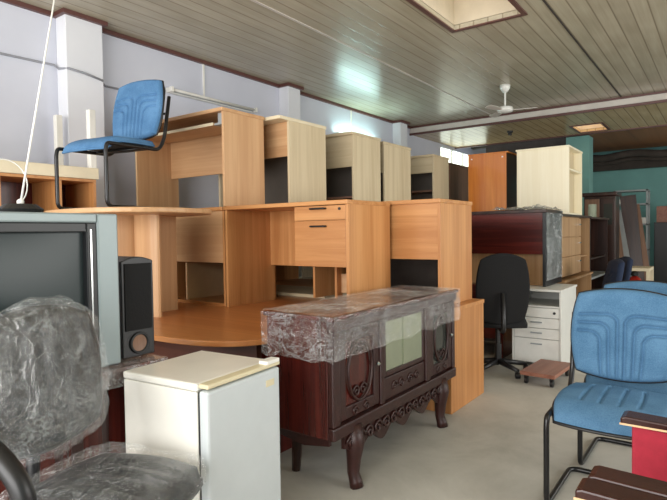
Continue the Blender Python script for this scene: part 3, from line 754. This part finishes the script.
t = thing('loudspeaker', 'slim black tower loudspeaker with curved top beside the television', 'speaker', (-2.05, 1.328, .731))
pr_ = [(-.075+.15*i/12, .395+.018*math.sin(PI*i/12)) for i in range(13)]
obj('cabinet', MB().prism([(-.075, 0)]+pr_+[(.075, 0)], -.13, .08, 'x'), 'black_plastic', t, .004)
obj('grille', B(.081, .085, -.062, .062, .11, .385), 'black_mesh', t)
obj('woofer_ring', MB().tube([(.084, .04*math.cos(k*PI/12), .055+.04*math.sin(k*PI/12)) for k in range(24)], .006, 8, True), 'bezel', t, smooth=True)
obj('woofer_cone', MB().lathe([(.036, .075), (.036, .083), (.012, .081)], (0, 0, .055), 20, 'x'), 'brownish', t)

t = thing('indoor_aerial', 'thin white rod aerial with a wire loop on a dark plastic-wrapped base on the television', 'aerial', (-2.02, .90, 1.317))
bb = MB().lathe([(.07, 0), (.075, .012), (.05, .03)], n=20); obj('base', bb, 'black_plastic', t, smooth=False)
obj('rod', MB().tube([(.0, .0, .03), (.10, .10, .80)], [.004, .0028], 8), 'white_paint', t, smooth=True)
obj('ball_joint', MB().lathe([(.002, -.012), (.011, -.006), (.012, 0), (.011, .006), (.002, .012)], (0, 0, .038), 12), 'white_paint', t, smooth=True)
obj('wire_loop', MB().tube([(-.01, -.045+.075*math.cos(a_), .10+.085*math.sin(a_)) for a_ in [2*PI*k/28 for k in range(28)]], .0022, 6, True), 'white_paint', t, smooth=True)
t = thing('wrapped_box', 'small dark box in crumpled clear plastic on the television, behind the aerial', 'box', (-2.21, .73, 1.317-.0))
obj('body', B(-.06, .05, -.14, .1, 0, .09), 'redboard', t, .004)
obj('plastic_wrap', shell(-.065, .055, -.145, .105, .0, .095, .02, 8), 'wrap_chair', t, smooth=True)
obj('foot', B(-.05, .04, -.12, .08, -.0, .004), 'black_plastic', t)

# ------------------------------------------------------------ fridge
t = thing('mini_fridge', 'small white refrigerator with a yellowed strip along its top front edge, in the foreground', 'fridge', (-1.615, 1.385, 0), 5)
a, b_, c_, d, h = -.243, .187, -.195, .212, .72
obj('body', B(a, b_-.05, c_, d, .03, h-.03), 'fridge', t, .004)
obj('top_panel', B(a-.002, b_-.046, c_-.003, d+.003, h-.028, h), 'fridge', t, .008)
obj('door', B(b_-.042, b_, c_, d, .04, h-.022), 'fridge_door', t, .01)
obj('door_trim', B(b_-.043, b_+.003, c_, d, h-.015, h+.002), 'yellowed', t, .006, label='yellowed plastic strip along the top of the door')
obj('door_seal', B(b_-.05, b_-.042, c_+.006, d-.006, .045, h-.03), 'bezel', t)
obj('hinge_cover', B(b_-.035, b_+.008, d-.09, d-.01, h+.001, h+.016), 'white_paint', t, .003)
obj('badge', B(b_, b_+.002, d-.09, d-.04, h-.085, h-.06), 'yellowed', t)
for x in (a+.03, b_-.08):
    for y in (c_+.03, d-.03): obj('foot', MB().lathe([(.015, 0), (.015, .03)], (x, y, 0), 10), 'black_plastic', t)

# ------------------------------------------------------------ carved sideboard in stretch film
t = thing('carved_sideboard', 'dark carved rosewood sideboard with glass middle, its upper half wrapped in clear film', 'sideboard', (-1.63, 2.63, 0))
a, b_, c_, d, zb, zt = -.20, .20, -.68, .68, .28, .83
obj('body', B(a, b_-.03, c_, d, zb, zt), 'darkred', t, .004)
tp = MB(); tp.box(a-.01, b_+.02, c_-.02, d+.02, zt, zt+.022); obj('sideboard_top', tp, 'darkred', t, .008)
obj('cornice', MB().box(b_-.03, b_+.012, c_-.008, d+.008, zt-.05, zt), 'carved', t, .01)
obj('skirting', B(b_-.03, b_+.006, c_-.004, d+.004, zb, zb+.06), 'carved', t, .008)
X0 = b_-.03
def yy(v): return v-2.63
# stiles
for y0_, y1_ in ((c_, c_+.06), (yy(2.37), yy(2.41)), (yy(2.89), yy(2.95)), (d-.035, d)): obj('stile', B(X0, b_, y0_, y1_, zb+.06, zt-.05), 'carved', t, .006)
def scroll(y, z, r, sgn, turns=1.4, n=22, x=.0):
    return [(x, y+sgn*r*(1-k/n*.85)*math.cos(turns*2*PI*k/n), z+r*(1-k/n*.85)*math.sin(turns*2*PI*k/n)) for k in range(n)]
def cdoor(y0_, y1_, glass):
    z0_, z1_ = zb+.07, zt-.055
    dr = MB(); ring(dr, X0, X0+.022, (y0_, y1_, z0_, z1_), (y0_+.05, y1_-.05, z0_+.06, z1_-.06))
    o = obj('door', dr, 'carved', t, .005)
    obj('door_panel', B(X0, X0+.010, y0_+.05, y1_-.05, z0_+.06, z1_-.06), glass, o)
    m_ = MB(); yc, zc = (y0_+y1_)/2, (z0_+z1_)/2
    m_.tube([(X0+.022, yc+(y1_-y0_)*.30*math.cos(k*PI/16), zc+(z1_-z0_)*.34*math.sin(k*PI/16)) for k in range(32)], .007, 6, True)
    for dz in (-1, 1):
        for s in (-1, 1): m_.tube(scroll(yc+s*.03, zc+dz*.10, .03, s, x=X0+.016), .006, 6)
        for s in (-1, 1): m_.tube(scroll(yc+s*.05, zc+dz*.19, .025, -s, x=X0+.024), .006, 6)
    obj('carving', m_, 'carved', o, smooth=True)
    obj('handle', MB().lathe([(.004, .022), (.012, .035), (.002, .045)], (X0, y1_-.025, zc), 10, 'x'), 'chrome', o)
cdoor(c_+.065, yy(2.365), 'darkred'); cdoor(yy(2.955), d-.038, 'cab_glass')
# middle: sliding glass above drawer
gw = MB(); ring(gw, X0, X0+.02, (yy(2.41), yy(2.89), .47, zt-.05), (yy(2.44), yy(2.86), .495, zt-.07)); gf = obj('glass_frame', gw, 'carved', t, .004)
obj('glass_pane', B(X0, X0+.008, yy(2.44), yy(2.66), .495, zt-.07), 'mirror_glass', gf)
obj('glass_pane', B(X0+.009, X0+.015, yy(2.64), yy(2.86), .495, zt-.07), 'mirror_glass', gf)
dr = obj('drawer', B(X0, X0+.02, yy(2.415), yy(2.885), zb+.065, .465), 'carved', t, .006)
m_ = MB()
for s in (-1, 1):
    m_.tube(scroll(yy(2.65)+s*.05, .405, .03, s, x=X0+.022), .006, 6); m_.tube(scroll(yy(2.65)+s*.13, .405, .028, -s, x=X0+.022), .006, 6)
m_.tube([(X0+.02, yy(2.65)-.16, .40), (X0+.02, yy(2.65)+.16, .40)], .005, 6)
obj('carving', m_, 'carved', dr, smooth=True)
# apron with scrollwork
ap = MB(); n = 60; pts = []
for k in range(n+1):
    y = c_+.1+(d-c_-.2)*k/n; pts.append((y, .185+.028*math.cos(k/n*2*PI*5)))
ap.prism([(c_+.1, zb)]+pts+[(d-.1, zb)], b_-.03, b_-.012, 'x'); apo = obj('apron', ap, 'carved', t)
m_ = MB()
for k in range(14):
    y = c_+.15+(d-c_-.3)*k/13; m_.tube(scroll(y, .235, .036, 1 if k % 2 else -1, x=b_-.006), .008, 6)
obj('carving', m_, 'carved', apo, smooth=True)
ap = MB().prism([(a+.03, zb), (a+.03, .24), (0, .215), (b_-.05, .24), (b_-.05, zb)], c_+.03, c_+.05, 'y'); obj('apron', ap, 'carved', t)
for y in (c_+.19, d-.19):
    lg = MB().tube([(b_-.03, y, .30), (b_-.012, y, .22), (b_-.02, y, .14), (b_-.024, y, .07), (b_-.012, y, .03), (b_-.005, y, .0)], [.05, .048, .036, .030, .032, .034], 12); obj('leg', lg, 'carved', t, smooth=True)
    lk = MB().tube([(a+.05, y-.02, .30), (a+.03, y-.02, 0)], [.035, .022], 8); obj('leg', lk, 'darkwood', t)
wp = obj('plastic_wrap', shell(a-.012, b_+.024, c_-.024, d+.024, .645, zt+.025, .009, 11, .018, '-y'), 'wrap', t, smooth=True)
obj('film_end', shell(a-.012, b_+.024, c_-.024, d+.024, .645, zt+.025, .009, 11, .018, '+y'), 'wrap', wp, smooth=True)
obj('film_top', shell(a-.012, b_+.024, c_-.024, d+.024, .645, zt+.025, .010, 11, .018, '+z'), 'film_top', wp, smooth=True)
obj('film_front', shell(a-.012, b_+.022, c_-.024, d+.024, .655, zt+.025, .007, 11, .018, '+x'), 'film_thin', wp, smooth=True)

# ------------------------------------------------------------ red armchairs right foreground
def armchair(label, loc):
    """faces -X"""
    t = thing('red_armchair', label, 'armchair', loc, 0, 'red armchairs with wooden arms')
    obj('seat', B(-.27, .27, -.21, .21, .28, .41), 'red_fabric', t, .025)
    obj('backrest', xform(B(.0, .09, -.21, .21, 0, .48), Matrix.Translation((.24, 0, .36)) @ Matrix.Rotation(math.radians(10), 4, 'Y')), 'red_fabric', t, .03)
    for s in (-1, 1):
        obj('side_panel', B(-.28, .30, s*.255-.022, s*.255+.022, .12, .60), 'red_fabric', t, .01)
        ar = MB().prism([(-.31, .602), (.34, .585), (.34, .612), (-.295, .630), (-.31, .625)], s*.255-.04, s*.255+.04, 'y'); ao = obj('armrest', ar, 'armwood', t, .005)
        obj('edge_strip', B(-.312, .33, s*.255-.0415, s*.255-.04, .603, .609), 'honey_edge', ao)
        for x in (-.26, .26): obj('leg', B(x-.02, x+.02, s*.255-.02, s*.255+.02, 0, .12), 'armwood', t, .003)
    return t
r1 = armchair('crimson armchair with dark wooden arm caps at the bottom right corner, the farther one', (.04, 1.71, 0))
r2 = copy_tree(r1); r2.location = (.03, 1.11, 0)
r2['label'] = 'crimson armchair with dark wooden arm caps, only its arm showing at the bottom edge'

# ------------------------------------------------------------ dolly
t = thing('furniture_dolly', 'small reddish wooden board on casters on the floor before the white drawer cabinet', 'dolly', (-1.18, 4.60, 0), -3)
obj('board', B(-.135, .135, -.26, .25, .075, .105), 'redboard', t, .003)
for x in (-.10, .10):
    for y in (-.21, .20):
        cs = MB().lathe([(.018, -.014), (.03, -.01), (.03, .01), (.018, .014)], (x, y, .03), 14, 'x'); cs.box(x-.015, x+.015, y-.015, y+.015, .045, .075); obj('caster', cs, 'black_plastic', t)

# ------------------------------------------------------------ far right background
t = thing('wardrobe', 'dark carved wardrobe with a small glass window, at the far end of the aisle', 'wardrobe', (-1.575, 9.5, 0))
obj('body', B(-.235, .21, -.28, .1, .08, 1.74), 'darkwood', t, .005); obj('cornice', B(-.27, .24, -.33, .12, 1.74, 1.80), 'darkwood', t, .012)
dr = obj('door', B(-.22, -.01, -.30, -.282, .12, 1.70), 'brownish', t, .004); obj('glass_pane', B(-.17, -.05, -.304, -.301, 1.3, 1.62), 'mirror_glass', dr)
dr = obj('door', B(.0, .20, -.30, -.282, .12, 1.70), 'darkwood', t, .004); obj('glass_pane', B(.05, .17, -.304, -.301, 1.3, 1.62), 'cab_glass', dr)
for x in (-.2, .17):
    for y in (-.24, .06): obj('foot', B(x-.03, x+.03, y-.03, y+.03, 0, .08), 'darkwood', t)
t = thing('side_table', 'small pale beige side table in the distance beyond the blue chairs', 'table', (-.955, 8.2, 0))
obj('tabletop', B(-.17, .17, -.22, .25, .68, .72), 'maple_edge', t, .004)
for x in (-.17, .13):
    for y in (-.22, .21): obj('leg', B(x, x+.04, y, y+.04, 0, .68), 'maple_edge', t)
t = thing('gas_bottle', 'squat red metal bottle beneath the small pale side table', 'bottle', (-.96, 7.98, .0))
t.location = (-.98, 8.18, 0)
obj('body', MB().lathe([(.08, .0), (.11, .05), (.11, .50), (.07, .57), (.03, .60)], n=20), 'red_paint', t, smooth=True)
obj('valve', MB().lathe([(.03, .60), (.05, .61), (.05, .65), (.02, .67)], n=12), 'black_plastic', t)
# metal shelf and leaning boards
t = thing('metal_shelf', 'grey metal shelf loaded with papers near the teal back wall', 'shelf', (-1.53, 12.3, 0))
for x in (-.3, .27):
    for y in (-.2, .17): obj('post', B(x, x+.03, y, y+.03, 0, 2.0), 'grey_side', t)
for z in (.3, .8, 1.3, 1.7, 1.97): obj('shelf', B(-.3, .3, -.2, .2, z, z+.03), 'grey_side', t)
papers = []
for i, (x, z, w_) in enumerate(((-.15, 1.33, .1), (.12, 1.33, .12), (-.1, 1.73, .14), (.15, .83, .1))):
    o = B(-w_, w_, -.15, .12, 0, .09+.03*(i % 2)); 
    o = obj('paper_stack', o, 'white_paint', None, .004); o.location = (-1.53+x, 12.3, z+.001)
    tag(o, ['paper stack on the middle shelf of the grey metal shelf, left', 'paper stack on the middle shelf of the grey metal shelf, right', 'paper stack on the second highest shelf of the grey metal shelf', 'paper stack on a low shelf of the grey metal shelf'][i], 'papers', 'paper stacks on the metal shelf')
lb = [(-1.28, 11.5, .16, 1.75, 'brownish', 8, 'grey-brown board leaning against the metal shelf, leftmost of the leaning boards'),
      (-1.13, 11.62, .12, 1.6, 'grey_side', 11, 'pale grey narrow board leaning second among the leaning boards'),
      (-1.03, 11.9, .13, 1.85, 'darkwood', 6, 'dark wooden board leaning third among the leaning boards'),
      (-.90, 12.1, .10, 1.7, 'brownish', 9, 'brown narrow board leaning last among the leaning boards')]
for x, y, w_, h_, mt_, ang, lab in lb:
    o = obj('leaning_board', B(-w_, w_, -.015, .015, 0, h_), mt_, None, .003); o.location = (x-.25, y-.75, .015)
    o.rotation_euler = (math.radians(-ang), math.radians(-ang*.9), math.radians(6)); tag(o, lab, 'board', 'boards leaning at the far end')
t = thing('dark_cabinet', 'dark cabinet in the shade against the teal back wall, at the right edge', 'cabinet', (-.72, 12.6, 0))
obj('body', B(-.42, .5, -.3, .3, 0, 1.35), 'black_plastic', t, .004); 
for x in (-.41, .045): obj('door', B(x, x+.44, -.318, -.302, .05, 1.32), 'bezel', t, .003)
o = obj('reddish_board', B(-.4, .45, -.03, .03, 0, .32), 'redboard', None, .004); o.location = (-.72, 12.55, 1.352); tag(o, 'reddish board standing on the dark cabinet by the teal wall', 'board')

# ------------------------------------------------------------ lamps, fan, wiring
def tube_lamp(label, y0, y1, z, lit):
    t = thing('tube_lamp', label, 'lamp', (XL, (y0+y1)/2, z)); L = (y1-y0)/2
    obj('housing', B(.002, .05, -L, L, -.02, .03), 'white_metal', t, .005)
    obj('reflector', B(.05, .056, -L+.02, L-.02, -.012, .02), 'grey_side', t)
    for s in (-1, 1): obj('socket', B(.056, .10, s*(L-.015)-.012, s*(L-.015)+.012, -.02, .03), 'white_paint', t)
    obj('fluorescent_tube', MB().tube([(.08, -L+.03, .004), (.08, L-.03, .004)], .014, 10), 'tube_lit' if lit else 'tube_off', t, smooth=True)
    return t
tube_lamp('unlit fluorescent tube lamp on the left wall above the honey computer desk', 3.36, 4.55, 2.645, False)
tube_lamp('lit fluorescent tube lamp low on the left wall, hidden behind the top row of desks', 6.15, 7.25, 2.60, True)
wy = XL+.012
cb = MB().tube([(wy, -.5, 2.60), (wy, .8, 2.62), (wy, 1.9, 2.62), (wy, 2.27, 2.63), (wy+.03, 2.29, 2.60), (XL+.165, 2.31, 2.585), (XL+.165, 2.45, 2.575), (XL+.165, 2.60, 2.55), (XL+.10, 2.64, 2.555), (wy+.02, 2.70, 2.55), (wy, 2.85, 2.555), (wy, 3.1, 2.60), (wy, 3.34, 2.64)], .009, 8)
tag(obj('wall_cable', cb, 'cable', smooth=True), 'grey cable sagging along the left wall round the column to the tube lamp', 'cable')
for y, z0_, lab in ((3.84, 2.68, 'thin white cable duct rising from the unlit tube lamp to the ceiling'), (6.6, 2.64, 'thin white cable duct running up the wall above the pale desks')):
    o = obj('cable_duct', B(XL+.0, XL+.014, y-.009, y+.009, z0_, ZC-.036), 'white_paint'); tag(o, lab, 'cable duct', 'cable ducts on the left wall')
t = thing('ceiling_fan', 'white ceiling fan hanging from the olive ceiling in the middle distance', 'fan', (-2.25, 6.8, ZC))
obj('canopy', MB().lathe([(.065, 0), (.06, -.04), (.03, -.09)], n=20), 'white_metal', t, smooth=True)
obj('down_rod', MB().tube([(0, 0, -.08), (0, 0, -.27)], .012, 8), 'white_metal', t)
obj('motor', MB().lathe([(.03, -.26), (.09, -.275), (.10, -.30), (.09, -.33), (.03, -.345)], n=24), 'white_metal', t, smooth=True)
for k in range(3):
    a_ = math.radians(15+120*k); bl = MB().prism([(.08, -.02), (.22, -.045), (.36, -.045), (.38, 0), (.36, .045), (.22, .045), (.08, .02)], -.006, .0)
    bl = xform(bl, Matrix.Translation((0, 0, -.31)) @ Matrix.Rotation(a_, 4, 'Z') @ Matrix.Rotation(.2, 4, 'X')); obj('blade', bl, 'fascia', t)
t = thing('lamp_holder', 'small dark round lamp holder on the low warm ceiling beyond the fascia', 'lamp holder', (-2.98, 9.25, ZL))
obj('base', MB().lathe([(.05, 0), (.05, -.02), (.03, -.035), (.03, -.07)], n=16), 'black_plastic', t)
